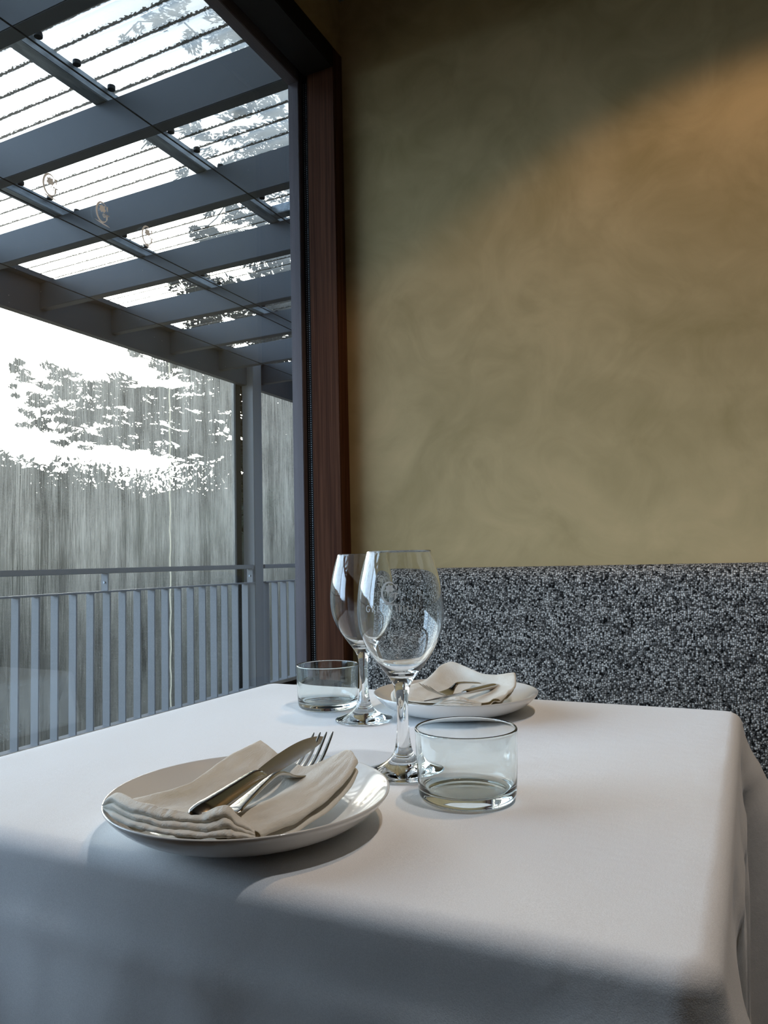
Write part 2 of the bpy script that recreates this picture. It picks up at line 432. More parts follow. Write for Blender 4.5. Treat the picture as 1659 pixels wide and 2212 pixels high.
# dotted black insect-screen zip track beside the timber
zt = bx(-1.0155, -.9925, 1.642, BY-.002, SILL, HEAD)
track = obj('screen_track', zt, MAT['black'], win1)
zd = bmesh.new()
k = SILL+.01
while k < HEAD-.01:
    for xx in (-1.0085, -1.0020):
        box(zd, xx-.0009, xx+.0009, 1.6405, 1.6425, k, k+.0022)
    k += .0056
st_ = obj('zip_teeth', zd, MAT['galv'], track)
struct('trim_4', bx(-1.02, -.905, .01, .055, SILL-.02, HEAD+.05, bev=.002), MAT['wood'])

# recessed downlight, and a matching housing for the added fill lamp
lm, lt, lo = mat('warm_lamp_glow')
em = lt.nodes.new('ShaderNodeEmission'); em.inputs[0].default_value = (1, .6, .3, 1); em.inputs[1].default_value = 6; lt.links.new(em.outputs[0], lo.inputs[0])
for lp, lab in ((LAMP, 'recessed warm downlight in the ceiling nearest the olive wall'), (FILL_LAMP, 'added table fill light in the ceiling farther from the olive wall')):
    dl = empty('downlight', (lp[0], lp[1], CZ)); tag(dl, lab, 'light')
    obj('trim_ring', lathe(bmesh.new(), [(.040, 0), (.055, 0), (.056, -.004), (.041, -.006)], 48), MAT['alu'], dl, smooth=True)
    obj('bulb', lathe(bmesh.new(), [(0, -.001), (.038, -.001), (.038, -.003), (0, -.003)], 32, close=False), lm, dl)

# ------------------------------------------------------------------ lettering and the leafy G emblem, as flat shapes
def stroke(pts, ws):
    """polyline with widths -> list of quads in 2D"""
    L_, R_ = [], []
    n = len(pts)
    for i in range(n):
        a, b = pts[max(i-1, 0)], pts[min(i+1, n-1)]
        dx, dy = b[0]-a[0], b[1]-a[1]; d = math.hypot(dx, dy) or 1
        w = ws[i] if isinstance(ws, (list, tuple)) else ws
        L_.append((pts[i][0]-dy/d*w/2, pts[i][1]+dx/d*w/2)); R_.append((pts[i][0]+dy/d*w/2, pts[i][1]-dx/d*w/2))
    return [(L_[i], R_[i], R_[i+1], L_[i+1]) for i in range(n-1)]
def seg2(a, b, w, n=3):
    return stroke([(a[0]+(b[0]-a[0])*i/n, a[1]+(b[1]-a[1])*i/n) for i in range(n+1)], w)
def arc2(cx, cy, rx, ry, a0, a1, w0, w1=None, n=28, wf=None):
    pts, ws = [], []
    for i in range(n+1):
        a = R(a0+(a1-a0)*i/n)
        pts.append((cx+rx*math.cos(a), cy+ry*math.sin(a)))
        ws.append(wf(i/n) if wf else w0+(w1-w0)*i/n if w1 is not None else w0)
    return stroke(pts, ws)
def emblem():
    q = []
    # big open G: heavy left bowl, thin top and ends
    q += arc2(0, .02, .40, .50, 42, 318, 0, wf=lambda t: .035+.085*math.sin(PI*t)**1.2)
    q += [((.27, .40), (.40, .43), (.41, .18), (.36, .17))]          # top serif
    q += stroke([(.30, -.33), (.335, -.20), (.33, -.06)], [.05, .11, .09])
    q += seg2((.18, -.02), (.50, -.03), .045)                          # crossbar flick
    q += stroke([(.33, -.06), (.42, -.045), (.52, .0)], [.05, .04, .01])
    # tendril spiral
    pts = []
    for i in range(40):
        a = R(60-i*17); r = .13*(1-i/46)
        pts.append((.12+r*math.cos(a), -.10+r*math.sin(a)*.95))
    q += stroke([(.30, -.03), (.22, .01)]+pts, [.035]*2+[.032]*len(pts))
    # underline swoosh
    q += stroke([(-.52, -.50), (-.25, -.53), (.05, -.56), (.35, -.57), (.55, -.60)], [.01, .05, .07, .045, .01])
    # vine leaf: fan of lobes
    lobes = [(96, .27), (84, .21), (72, .18), (58, .23), (42, .26), (28, .20), (12, .19), (-4, .25), (-18, .22), (-34, .17), (-50, .20), (-68, .15), (-90, .09), (-112, .15), (-130, .20), (-146, .17), (-162, .22), (-178, .25), (168, .19), (152, .20), (138, .26), (122, .23), (108, .18)]
    c = (.02, .17)
    P = []
    for i, (a, r) in enumerate(lobes):
        P.append((c[0]+r*math.cos(R(a+8)), c[1]+r*math.sin(R(a+8))))
    for i in range(len(P)):
        q.append((c, P[i], P[(i+1) % len(P)]))
    return q
def letter(ch):
    h = 1.0; s = .15; t_ = .07; q = []
    def ser(x, y, w=.30): return seg2((x-w/2, y), (x+w/2, y), t_, 1)
    if ch == 'I': return seg2((.2, 0), (.2, h), s)+ser(.2, .03)+ser(.2, .97), .4
    if ch == 'H': return seg2((.18, 0), (.18, h), s)+seg2((.72, 0), (.72, h), s)+seg2((.18, .5), (.72, .5), t_)+ser(.18, .03)+ser(.18, .97)+ser(.72, .03)+ser(.72, .97), .9
    if ch == 'L': return seg2((.18, 0), (.18, h), s)+ser(.18, .97)+seg2((.05, .03), (.62, .03), t_)+seg2((.60, .03), (.63, .28), .06, 1), .68
    if ch == 'E': return seg2((.18, 0), (.18, h), s)+seg2((.05, .03), (.62, .03), t_)+seg2((.05, .97), (.60, .97), t_)+seg2((.18, .52), (.48, .52), t_)+seg2((.60, .03), (.63, .26), .06, 1)+seg2((.58, .97), (.60, .76), .06, 1)+seg2((.48, .42), (.48, .62), .05, 1), .68
    if ch == 'N': return seg2((.18, 0), (.18, h), .08)+seg2((.76, 0), (.76, h), .08)+seg2((.14, 1), (.76, .0), s)+ser(.18, .03)+ser(.12, .97, .22)+ser(.76, .97), .94
    if ch == 'R': return seg2((.18, 0), (.18, h), s)+ser(.18, .03)+seg2((.05, .97), (.38, .97), t_)+arc2(.36, .74, .22, .235, 90, -90, .1, n=12, wf=lambda t: .07+.07*math.sin(PI*t))+seg2((.18, .5), (.38, .5), t_)+seg2((.36, .5), (.70, .02), .14), .76
    if ch == 'G': return arc2(.46, .5, .40, .485, 50, 330, .1, wf=lambda t: .06+.09*math.sin(PI*t))+seg2((.74, .08), (.74, .42), .14)+ser(.74, .42, .30)+seg2((.74, .97), (.74, .72), .06, 1), .96
    if ch == 'W': return seg2((.05, 1), (.32, 0), .14)+seg2((.32, 0), (.56, .95), .07)+seg2((.54, 1), (.82, 0), .14)+seg2((.82, 0), (1.06, .97), .07)+ser(.06, .97)+ser(1.06, .97, .24), 1.12
    if ch == 'S': return arc2(.32, .745, .23, .23, 40, 265, .1)+arc2(.32, .255, .24, .23, 85, -140, .1), .62
    return [], .4
def text2(word, h, gap):
    x = 0; q = []
    for ch in word:
        g, w = letter(ch)
        q += [tuple((x+p[0]*h, p[1]*h) for p in f) for f in g]
        x += w*h+gap
    x -= gap
    return [tuple((p[0]-x/2, p[1]) for p in f) for f in q]
def place2(q, fn, thick_fn=None):
    bm = bmesh.new()
    for f in q:
        vs = [bm.verts.new(fn(p[0], p[1])) for p in f]
        try: bm.faces.new(vs)
        except ValueError: pass
    return bm
EMB = emblem()

# ------------------------------------------------------------------ decals on the window
for i, yc in enumerate((.862, .975, 1.088)):
    q = [tuple((p[0]*.033, p[1]*.036) for p in f) for f in EMB]
    bm = place2(q, lambda a, b, yc=yc: (GX+.0038, yc+a, 1.602+b))
    o = obj('logo_decal', bm, MAT['decal'], win1)
    o['label'] = 'frosted letter G decal with vine leaf on the glass'

# ------------------------------------------------------------------ pergola over the balcony
pg = empty('pergola', (-3.235, 4.48, -.055)); tag(pg, 'slate grey balcony pergola with rafters and clear corrugated roof', 'pergola')
def part(name, bm, m, parent, **k):
    o = obj(name, bm, m, parent, **k)
    o.matrix_parent_inverse = Matrix.Translation(-parent.location) if not parent.parent else Matrix.Identity(4)
    return o
RZ0, RZ1 = 2.296, 2.431
for y in [.725+.483*i for i in range(-6, 13)]:
    part('rafter', bx(-3.24, -1.092, y, y+.045, RZ0, RZ1, bev=.002), MAT['rafter'], pg)
part('fascia_beam', bx(-3.289, -3.24, -3.2, 4.428, 2.253, 2.448, bev=.002), MAT['rafter'], pg)
part('fascia_beam', bx(-3.289, -3.24, 4.531, 7.5, 2.253, 2.448, bev=.002), MAT['rafter'], pg)
def chan(x0, x1):
    return bx(x0, x1, -3.2, 7.5, 2.432, 2.474, bev=.002)
for x0 in (-1.817, -2.576):
    pu = part('purlin', chan(x0, x0+.052), MAT['galv'], pg)
    for k in range(0, 60):
        y = -1.02+k*PITCH*1.65*1.08
        if y > 5.9: break
        bw = tube(bmesh.new(), [(x0+.067, y, 2.465), (x0+.067, y, 2.477)], .012, 12)
        w = obj('roof_washer', bw, MAT['black'], pu, smooth=False)
        w.matrix_parent_inverse = Matrix.Identity(4)
part('purlin', bx(-3.24, -3.191, -3.2, 7.5, 2.432, 2.461), MAT['rafter'], pg)
part('noggin', bx(-1.765, -1.092, 2.597, 2.646, 2.434, 2.474, bev=.002), MAT['galv'], pg)
# corrugated sheet
bm = bmesh.new()
ny = int(10.7/PITCH*10)
ra, rb = [], []
for i in range(ny+1):
    y = -3.2+i*PITCH/10
    z = 2.487+.0088*math.sin(2*PI*y/PITCH)
    ra.append(bm.verts.new((-3.35, y, z-.004))); rb.append(bm.verts.new((-1.092, y, z+.01)))
for i in range(ny): bm.faces.new((ra[i], rb[i], rb[i+1], ra[i+1]))
part('roof_sheet', bm, MAT['roof'], pg, smooth=True)
part('post', bx(-3.285, -3.186, 4.428, 4.531, -.055, 2.448, bev=.003), MAT['rail'], pg)
part('post', bx(-3.285, -3.186, -.81, -.707, -.055, 2.448, bev=.003), MAT['rail'], pg)
# tension wires
for x, z in ((-1.566, 2.286), (-2.225, 2.284), (-2.30, 2.284), (-2.873, 2.286)):
    part('wire', tube(bmesh.new(), [(x, -3.2, z), (x, 7.5, z)], .0024, 6), MAT['black'], pg)

# leaf litter lying on the roof sheet
def litter(loc, n, s, label):
    bm = bmesh.new(); rr = random.Random(n)
    for _ in range(n):
        c = Vector((rr.gauss(0, s*.45), rr.gauss(0, s*.3), abs(rr.gauss(0, .004))))
        a = rr.uniform(0, 6.28); l = rr.uniform(.3, 1)*s*.35
        d = Vector((math.cos(a), math.sin(a), rr.uniform(-.1, .3)))*l; p = Vector((-d.y, d.x, 0))*.28
        vs = [bm.verts.new(c-d), bm.verts.new(c+p), bm.verts.new(c+d), bm.verts.new(c-p)]
        bm.faces.new(vs)
    o = obj('leaf_clump', bm, MAT['litter']); o.location = loc
    tag(o, label, 'leaf litter'); return o
litter((-1.50, 2.044, 2.503), 130, .037, 'dark clump of fallen leaves on the clear roof sheet')
litter((-1.25, 1.728, 2.509), 60, .030, 'mossy debris on the roof edge by the window head')
litter((-1.72, 2.725, 2.503), 14, .032, 'thin twig on the roof near the steel noggin')

# ------------------------------------------------------------------ balcony
struct('floor_balcony', bx(-3.35, -1.092, -3.4, 7.5, -.20, -.055), MAT['deck'])
def railing(y0, y1, posts, label, phase):
    rl = empty('balcony_railing', (-3.208, y0, -.055)); tag(rl, label, 'railing')
    part('top_rail', bx(-3.231, -3.184, y0, y1, .9274, .9566, bev=.002), MAT['rail'], rl)
    part('middle_rail', bx(-3.224, -3.175, y0, y1, .8238, .8335, bev=.001), MAT['rail'], rl)
    part('bottom_rail', bx(-3.235, -3.170, y0, y1, .0904, .1034, bev=.001), MAT['rail'], rl)
    y = phase
    while y < y1-.02:
        if y > y0+.01: part('baluster', bx(-3.229, -3.178, y-.0085, y, .1023, .8248), MAT['rail'], rl)
        y += .1143
    for p in posts:
        br_ = part('rail_bracket', bx(-3.229, -3.181, p-.006, p, .8324, .9285), MAT['rail'], rl)
        bb = tube(bmesh.new(), [(-3.204, p-.012, .8788), (-3.204, p-.004, .8788)], .0065, 10)
        part('bolt', bb, MAT['galv'], rl)
    for p in (y0+.05, y1-.05):
        part('rail_foot', bx(-3.224, -3.186, p-.02, p+.02, -.055, .0915), MAT['rail'], rl)
    return rl
railing(-.69, 4.412, [3.065, 4.396], 'grey balcony railing of flat bars left of the post', 4.336-.1143*43)
railing(4.547, 7.45, [6.05], 'grey balcony railing beyond the post by the window jamb', 4.585)

def blind(y0, y1, label):
    b = empty('clear_blind', (-3.305, y0, -.03)); tag(b, label, 'blind')
    bm = bmesh.new()
    nY, nZ = 90, 40
    V = [[bm.verts.new((-3.305+.007*noise.noise(Vector((y0+(y1-y0)*i/nY*1, 0, 0))*6)+.002*noise.noise(Vector((i*.3, j*.2, 1))), y0+(y1-y0)*i/nY, -.023+2.29*j/nZ)) for j in range(nZ+1)] for i in range(nY+1)]
    for i in range(nY):
        for j in range(nZ): bm.faces.new((V[i][j], V[i+1][j], V[i+1][j+1], V[i][j+1]))
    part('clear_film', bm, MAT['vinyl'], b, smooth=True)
    part('edge_channel', bx(-3.331, -3.289, y1, y1+.059, -.023, 2.267, bev=.002), MAT['black'], b)
    part('bottom_bar', bx(-3.316, -3.294, y0, y1, -.045, -.012), MAT['alu'], b)
    return b
b1 = blind(-.65, 4.358, 'clear weathered vinyl blind behind the long railing')
sm, st2, so2 = mat('weld_seam')
sl = st2.nodes.new('ShaderNodeBsdfTranslucent'); sl.inputs[0].default_value = (.95, .88, .72, 1); sd2 = st2.nodes.new('ShaderNodeBsdfTransparent')
sx2 = st2.nodes.new('ShaderNodeMixShader'); sx2.inputs[0].default_value = .45
st2.links.new(sd2.outputs[0], sx2.inputs[1]); st2.links.new(sl.outputs[0], sx2.inputs[2]); st2.links.new(sx2.outputs[0], so2.inputs[0])
for ys, rs in ((3.683, .0043), (2.473, .0032)):
    part('weld_seam', tube(bmesh.new(), [(-3.297, ys+.004*math.sin(k*1.7), -.01+2.27*k/40) for k in range(41)], rs, 6), sm, b1)
blind(4.536, 7.45, 'clear weathered vinyl blind beyond the post')

# ------------------------------------------------------------------ hillside, hedge and cypress
def P(az, el, d):
    a, e = R(az), R(el)
    return EYE+Vector((-math.sin(a)*math.cos(e), math.cos(a)*math.cos(e), math.sin(e)))*d
bm = bmesh.new(); G = 44
V = []
for i in range(G+1):
    row = []
    for j in range(G+1):
        x = -60+62*i/G*1.0 if False else -3.2-46*(i/G)**1.3; y = -16+60*j/G
        d = -x
        z = -1.55+.25*noise.noise(Vector((x*.25, y*.25, 0)))+max(0, d-11)*.16
        row.append(bm.verts.new((x, y, z)))
    V.append(row)
for i in range(G):
    for j in range(G): bm.faces.new((V[i][j], V[i+1][j], V[i+1][j+1], V[i][j+1]))
g = obj('hillside', bm, MAT['grass'], smooth=True); g['kind'] = 'structure'

def leafcloud(bm, c, rad, n, size, rr, flat=.5, out=.4, dirv=None):
    for _ in range(n):
        while True:
            p = Vector((rr.uniform(-1, 1), rr.uniform(-1, 1), rr.uniform(-1, 1)))
            if p.length < 1: break
        if rr.random() < .55: p = p.normalized()*rr.uniform(.75, 1.0)
        q = c+Vector((p.x*rad[0], p.y*rad[1], p.z*rad[2]))
        d = Vector((rr.gauss(0, 1), rr.gauss(0, 1), rr.gauss(0, flat)))
        if dirv: d += dirv*1.6
        d = d.normalized()*size*rr.uniform(.5, 1.4)
        s = d.cross(Vector((rr.gauss(0, .4), rr.gauss(0, .4), 1))).normalized()*size*rr.uniform(.12, .28)
        bm.faces.new((bm.verts.new(q-d*.5), bm.verts.new(q+s), bm.verts.new(q+d*.7), bm.verts.new(q-s)))

rr = random.Random(11)
hedge = [  # az, el_top, dist, half width, height
 (55.5, 9.0, 10.5, 1.4, 'leafy dark bush at the left edge, tallest of the hedge'),
 (50.6, 7.3, 12.5, 1.5, 'low rounded bush under the bright sky gap'),
 (46.2, 7.8, 13.0, 1.6, 'dense green bush below the cypress tip'),
 (41.5, 7.6, 12.4, 1.6, 'dense green bush below the sun glow'),
 (37.0, 8.0, 12.0, 1.5, 'dark bush just left of the pergola post'),
 (32.5, 9.5, 11.5, 1.5, 'tall dark bush behind the pergola post'),
 (28.0, 10.5, 11.5, 1.6, 'dark bush hidden mostly by the timber jamb')]
for i, (az, el, d, hw, lab) in enumerate(hedge):
    top = P(az, el, d); base = Vector((top.x, top.y, -1.6+max(0, -top.x-11)*.16))
    h = top.z-base.z
    root = empty('bush', base); tag(root, lab, 'bush', 'hedge of bushes beyond the balcony')
    bm = bmesh.new()
    for k in range(26):
        a = rr.uniform(0, 6.28); hh = rr.uniform(.12, .93)
        w = hw*(1.05-.35*hh)
        c = Vector((math.cos(a)*w*rr.uniform(.1, .8), math.sin(a)*w*rr.uniform(.1, .8), h*hh))
        leafcloud(bm, c, (.62, .62, .42), 620, .12, rr, .7)
    leafcloud(bm, Vector((0, 0, h*.9)), (.7, .7, .35), 800, .10, rr, 1.0)
    # opaque core of the crown
    bmesh.ops.create_icosphere(bm, subdivisions=3, radius=1, matrix=Matrix.Translation((0, 0, h*.43)) @ Matrix.Diagonal((hw*.92, hw*.92, h*.46, 1)))
    obj('foliage', bm, MAT['hedge'], root)
    obj('trunk', tube(bmesh.new(), [(0, 0, -.2), (.05, 0, h*.3), (0, .04, h*.6)], [.14, .1, .05], 8), MAT['bark'], root)

# big cypress, trunk just right of the post, limbs sweeping out to the left
D = 14.0
tb = P(27.5, -5, D); tb.z = -1.6
ct = empty('cypress_tree', tb); tag(ct, 'large dark cypress with long sweeping boughs against the glowing sky', 'tree')
trunk_pts = [tb+Vector((0, 0, -.2)), tb+Vector((.2, 0, 3)), tb+Vector((-.1, .2, 6.5)), tb+Vector((-.3, .3, 10)), tb+Vector((-.4, .3, 13.5))]
def cpart(name, bm, m):
    o = obj(name, bm, m, ct); o.matrix_parent_inverse = Matrix.Translation(-ct.location); return o
cpart('trunk', tube(bmesh.new(), crom(trunk_pts, 5), [.45-.4*i/20 for i in range(21)], 10), MAT['bark'])
def bough(pts, r0, w, dens, size=.12, flatz=.16, tip=1.0, droop=0):
    """pts: (az, el, dist) from trunk side to tip"""
    C_ = crom([P(*p) for p in pts], 7)
    n = len(C_)
    C_ = [c+Vector((0, 0, .10*math.sin(i*.9+pts[-1][1])+.06*math.sin(i*2.3)))*min(1, i/6) for i, c in enumerate(C_)]
    cpart('bough', tube(bmesh.new(), C_, [max(.008, r0*.42*(1-i/n)) for i in range(n)], 6), MAT['bark'])
    bm = bmesh.new()
    for i in range(n-1):
        t = i/(n-1)
        wd_ = w*(1-.93*t**1.1)
        dirv = (C_[i+1]-C_[i]).normalized()
        L_ = (C_[i+1]-C_[i]).length
        for k in range(max(1, int(dens*2.3*L_*(1.4-1.0*t)))):
            off = Vector((rr.gauss(0, .5)*wd_, rr.gauss(0, .8)*wd_, rr.gauss(0, flatz)*(1-.6*t)))
            leafcloud(bm, C_[i]+dirv*rr.random()*L_+off, (.28*wd_+.05, .28*wd_+.05, .04), int(62*(.12/size)**.5*(1.25-.3*t)), size*(1.2-.65*t), rr, .16, dirv=dirv+Vector((0, 0, .15)))
    cpart('foliage', bm, MAT['needles'])
bough([(28, 9, 14), (35.3, 11.3, 13.6), (44.0, 12.2, 13.2), (48.2, 12.6, 13), (52.3, 13.3, 12.8)], .14, .95, 13)
bough([(28, 8.5, 14), (35.3, 10.0, 14.2), (44.0, 11.3, 14.2), (47.8, 11.5, 14.0), (52.4, 12.2, 14)], .12, .75, 10)
bough([(28, 8, 14), (37.5, 8.8, 13.8), (45.3, 10.4, 13.4), (48.7, 11.0, 13.2), (52.0, 11.2, 13)], .12, .8, 11)
bough([(28, 7, 14), (36, 8.2, 14.4), (45.6, 9.2, 14.2), (49.6, 10.0, 14), (51.8, 9.9, 14)], .10, .7, 9)
bough([(28, 10, 14), (34.2, 12.0, 14.0), (38.0, 13.4, 13.8), (41.0, 14.4, 13.6), (44.4, 14.8, 13.4)], .12, .9, 15)
bough([(28, 11, 14), (35, 14.0, 14.6), (39.0, 15.6, 14.4), (43, 16.0, 14)], .12, .7, 14)
bough([(28, 6, 14), (34.0, 7.2, 13.2), (40.7, 8.4, 13), (47.1, 9.0, 12.8)], .10, .6, 9)
for az, el in ((30, 13), (31, 16), (32, 19), (30, 22)):
    bough([(27, el-2, 14), (az+1, el, 13.4), (az+6, el+1.2, 13.0), (az+10, el+1, 12.8)], .1, 1.0, 15)
# upper limbs seen through the roof sheet
for az, el, ln in ((31, 24.5, 8), (30, 27, 10), (30, 29.5, 12), (29, 32.5, 12), (29, 35.5, 14), (29, 38, 13), (29, 41, 11), (28, 44, 9)):
    bough([(25.5, el-3, 13.8), (az, el-.5, 12.5), (az+ln*.6, el+.5, 11.6), (az+ln*1.15, el-.4, 11.2)], .12, .9, 8, size=.10)

# ------------------------------------------------------------------ banquette
def banquette():
    root = empty('banquette', (.6, 1.45, 0)); tag(root, 'long banquette in black and grey tweed along the olive wall', 'bench')
    bk = bmesh.new()
    x0, x1 = -.822, 2.6
    prof = [(1.672, .46), (1.672, .93)]
    for k in range(9):
        a = R(90+90*k/8); prof.append((1.625+.0*k+.045*math.cos(a)*1.0, .898+.045*math.sin(a)))
    prof += [(1.572, .80), (1.562, .62), (1.555, .48), (1.56, .46)]
    # inflated: more sections along the length
    secs = [x0+.006, x0+.002, x0]+[x0+.0+ (x1-x0)*i/60 for i in range(1, 60)]+[x1]
    secs = [x0, x0+.004, x0+.014]+[x0+.03+(x1-x0-.03)*i/50 for i in range(51)]
    inset = [.014, .005, .001]+[0]*51
    rings = []
    cy, cz = 1.62, .70
    for x, s in zip(secs, inset):
        rings.append([bk.verts.new((x, y+(s if y < cy else -s), z+(s if z < cz else -s))) for y, z in prof])
    for a, b in zip(rings, rings[1:]):
        for k in range(len(prof)):
            j = (k+1) % len(prof); bk.faces.new((a[k], a[j], b[j], b[k]))
    bk.faces.new(rings[0][::-1]); bk.faces.new(rings[-1])
    part('backrest', bk, MAT['tweed'], root, smooth=True, autos=50)
    part('seat', bx(x0, x1, 1.275, 1.56, .36, .455, bev=.03), MAT['tweed'], root, smooth=True, autos=40)
    part('plinth', bx(x0+.03, x1-.03, 1.32, 1.66, 0, .36, bev=.004), MAT['black'], root)
banquette()

# ------------------------------------------------------------------ table and cloth
TX0, TX1, TY0, TY1, TZ = -.792, -.024, .424, 1.142, .75
tbm = empty('dining_table', ((TX0+TX1)/2, (TY0+TY1)/2, 0)); tag(tbm, 'square dining table underneath the white tablecloth', 'table')
part('tabletop', bx(TX0+.012, TX1-.012, TY0+.012, TY1-.012, TZ-.035, TZ-.004, bev=.006), MAT['floor'], tbm)
part('pedestal', tube(bmesh.new(), [((TX0+TX1)/2, (TY0+TY1)/2, .03), ((TX0+TX1)/2, (TY0+TY1)/2, TZ-.035)], .035, 24), MAT['black'], tbm)
part('base_plate', bx((TX0+TX1)/2-.22, (TX0+TX1)/2+.22, (TY0+TY1)/2-.22, (TY0+TY1)/2+.22, 0, .03, bev=.004), MAT['black'], tbm)
def cloth():
    bm = bmesh.new()
    cx, cy = (TX0+TX1)/2, (TY0+TY1)/2
    hx, hy = (TX1-TX0)/2, (TY1-TY0)/2
    rc = .010; br = .015
    per = []      # (x, y, nx, ny, s, cornerdist)
    K = 90
    def side(p, q, n):
        for i in range(K):
            t = (i+.5)/K; l = (Vector(q)-Vector(p)).length
            per.append((p[0]+(q[0]-p[0])*t, p[1]+(q[1]-p[1])*t, n[0], n[1], min(t, 1-t)*l))
    def corner(c, a0):
        for i in range(9):
            a = R(a0+90*i/8); per.append((c[0]+rc*math.cos(a), c[1]+rc*math.sin(a), math.cos(a), math.sin(a), 0))
    side((-hx+rc, -hy), (hx-rc, -hy), (0, -1)); corner((hx-rc, -hy+rc), -90)
    side((hx, -hy+rc), (hx, hy-rc), (1, 0)); corner((hx-rc, hy-rc), 0)
    side((hx-rc, hy), (-hx+rc, hy), (0, 1)); corner((-hx+rc, hy-rc), 90)
    side((-hx, hy-rc), (-hx, -hy+rc), (-1, 0)); corner((-hx+rc, -hy+rc), 180)
    n = len(per)
    rings = []
    # top rings
    for k in (.04, .12, .2, .3, .4, .5, .6, .7, .78, .86, .92, .96, 1.0):
        sx, sy = k*(hx-br), k*(hy-br)
        rg = []
        for (x, y, nx, ny, cd) in per:
            px, py = x/hx*sx, y/hy*sy
            z = TZ+.0006*noise.noise(Vector((px*14, py*14, 0)))
            rg.append(bm.verts.new((cx+px, cy+py, z)))
        rings.append(rg)
    for k in range(1, 7):      # rolled edge
        a = R(90*k/6)
        rg = []
        for (x, y, nx, ny, cd) in per:
            px, py = x/hx*(hx-br)+nx*br*math.sin(a), y/hy*(hy-br)+ny*br*math.sin(a)
            rg.append(bm.verts.new((cx+px, cy+py, TZ-br*(1-math.cos(a)))))
        rings.append(rg)
    NH = 36; DROP = .36
    for k in range(1, NH+1):
        h = DROP*k/NH
        rg = []
        for idx, (x, y, nx, ny, cd) in enumerate(per):
            s = idx/n
            base = .015*h
            cf = math.exp(-(cd/.055)**2)
            o = base+cf*(.36 if nx > 0 or ny < -.5 else .12)*h*(1-math.exp(-h/.05))
            wav = .020*min(1, (h/.22))**1.4*(noise.noise(Vector((x*7.5, y*7.5, h*1.5+3)))+.5*noise.noise(Vector((x*19, y*19, h*2+9))))
            cr = .0022*math.exp(-((h-.052)/.010)**2)
            # gathered pleats on the right hand side near the corners
            o += wav*(1-.3*cf)+cr
            if nx > .9: o += .012*min(1, h/.1)*math.sin(cd*26+.6)*math.exp(-cd/.3)
            px, py = x/hx*(hx-br)+nx*(br+o), y/hy*(hy-br)+ny*(br+o)
            rg.append(bm.verts.new((cx+px, cy+py, TZ-br-h)))
        rings.append(rg)
    for a, b in zip(rings, rings[1:]):
        for i in range(n):
            j = (i+1) % n; bm.faces.new((a[i], a[j], b[j], b[i]))
    c = bm.verts.new((cx, cy, TZ))
    for i in range(n): bm.faces.new((c, rings[0][i], rings[0][(i+1) % n]))
    o = obj('tablecloth', bm, MAT['cloth'], smooth=True)
    tag(o, 'white cotton tablecloth draped over the square table', 'tablecloth')
cloth()

# ------------------------------------------------------------------ plates
ZT = TZ+.0008
def plate(x, y, Rm, label):
    pr = [(0, .0065), (.055, .0065), (.076, .0075), (.088, .0105), (.098, .0155), (.106, .0215), (.1115, .0262), (.1138, .0278),
          (.1149, .0280), (.1156, .0272), (.1152, .0255), (.110, .0195), (.102, .0130), (.092, .0070), (.080, .0032), (.070, .0018), (.067, .0), (.064, .0), (.062, .0022), (0, .0028)]
    k = Rm/.1156
    bm = lathe(bmesh.new(), [(r*k, z) for r, z in pr], 128, close=False)
    o = obj('dinner_plate', bm, MAT['china'], smooth=True); o.location = (x, y, ZT)
    md = o.modifiers.new('sub', 'SUBSURF'); md.levels = 1; md.render_levels = 1
    tag(o, label, 'plate', 'dinner plates on the cloth'); return o
plate(-.3795, .517, .1145, 'white coupe dinner plate nearest the camera')
plate(-.385, 1.005, .1145, 'white coupe dinner plate on the banquette side')

# ------------------------------------------------------------------ glasses
WG_OUT = [(0, .0012), (.030, .0004), (.0355, 0), (.0382, .0006), (.0386, .0018), (.0372, .0030), (.031, .0050), (.022, .0088), (.015, .0138), (.0103, .0198), (.0078, .0275), (.0064, .038), (.0056, .050), (.0055, .062), (.0058, .072), (.0066, .0795), (.0082, .0860),
          (.0118, .0930), (.0180, .1010), (.0245, .1095), (.0305, .1185), (.0360, .1290), (.0402, .1400), (.0422, .1520), (.0426, .1620), (.0420, .1740), (.0402, .1880), (.0372, .2020), (.0342, .2130), (.0320, .2204), (.0316, .2210)]
WG_IN = [(.0309, .2206), (.0331, .2130), (.0361, .2020), (.0391, .1880), (.0409, .1740), (.0415, .1620), (.0411, .1520), (.0391, .1400), (.0348, .1290), (.0291, .1185), (.0228, .1098), (.0160, .1030), (.0100, .0992), (.0048, .0975), (0, .0970)]
def rad_at(z):
    for (r0, z0), (r1, z1) in zip(WG_OUT[16:], WG_OUT[17:]):
        if z0 <= z <= z1: return r0+(r1-r0)*(z-z0)/(z1-z0)
    return .04
def wine_glass(x, y, k, az, label):
    root = empty('wine_glass', (x, y, ZT)); tag(root, label, 'wine glass', 'wine glasses on the table')
    prof = [(r, z) for r, z in WG_OUT]+WG_IN
    sm_ = crom([(r, 0, z) for r, z in prof[4:]], 3)
    pts = prof[:4]+[(max(0, v.x), v.z) for v in sm_]
    bm = lathe(bmesh.new(), [(r*k, z*1.0) for r, z in pts], 128, close=False)
    obj('glass_body', bm, MAT['crystal'], root, smooth=True)
    def onb(a, h, off=.00025):
        r = rad_at(h)*k+off; th = az+a/r
        return (r*math.cos(th), r*math.sin(th), h)
    q = [tuple((p[0]*.0185, p[1]*.0195+.1805) for p in f) for f in EMB]
    q += [tuple((p[0], p[1]+.1622) for p in f) for f in text2('GREENHILL', .0061, .0016)]
    q += [tuple((p[0], p[1]+.1550) for p in f) for f in text2('WINES', .0038, .0016)]
    e = obj('etched_logo', place2(q, onb), MAT['etch'], root)
    e['label'] = 'frosted white etched winery emblem and lettering'
    return root
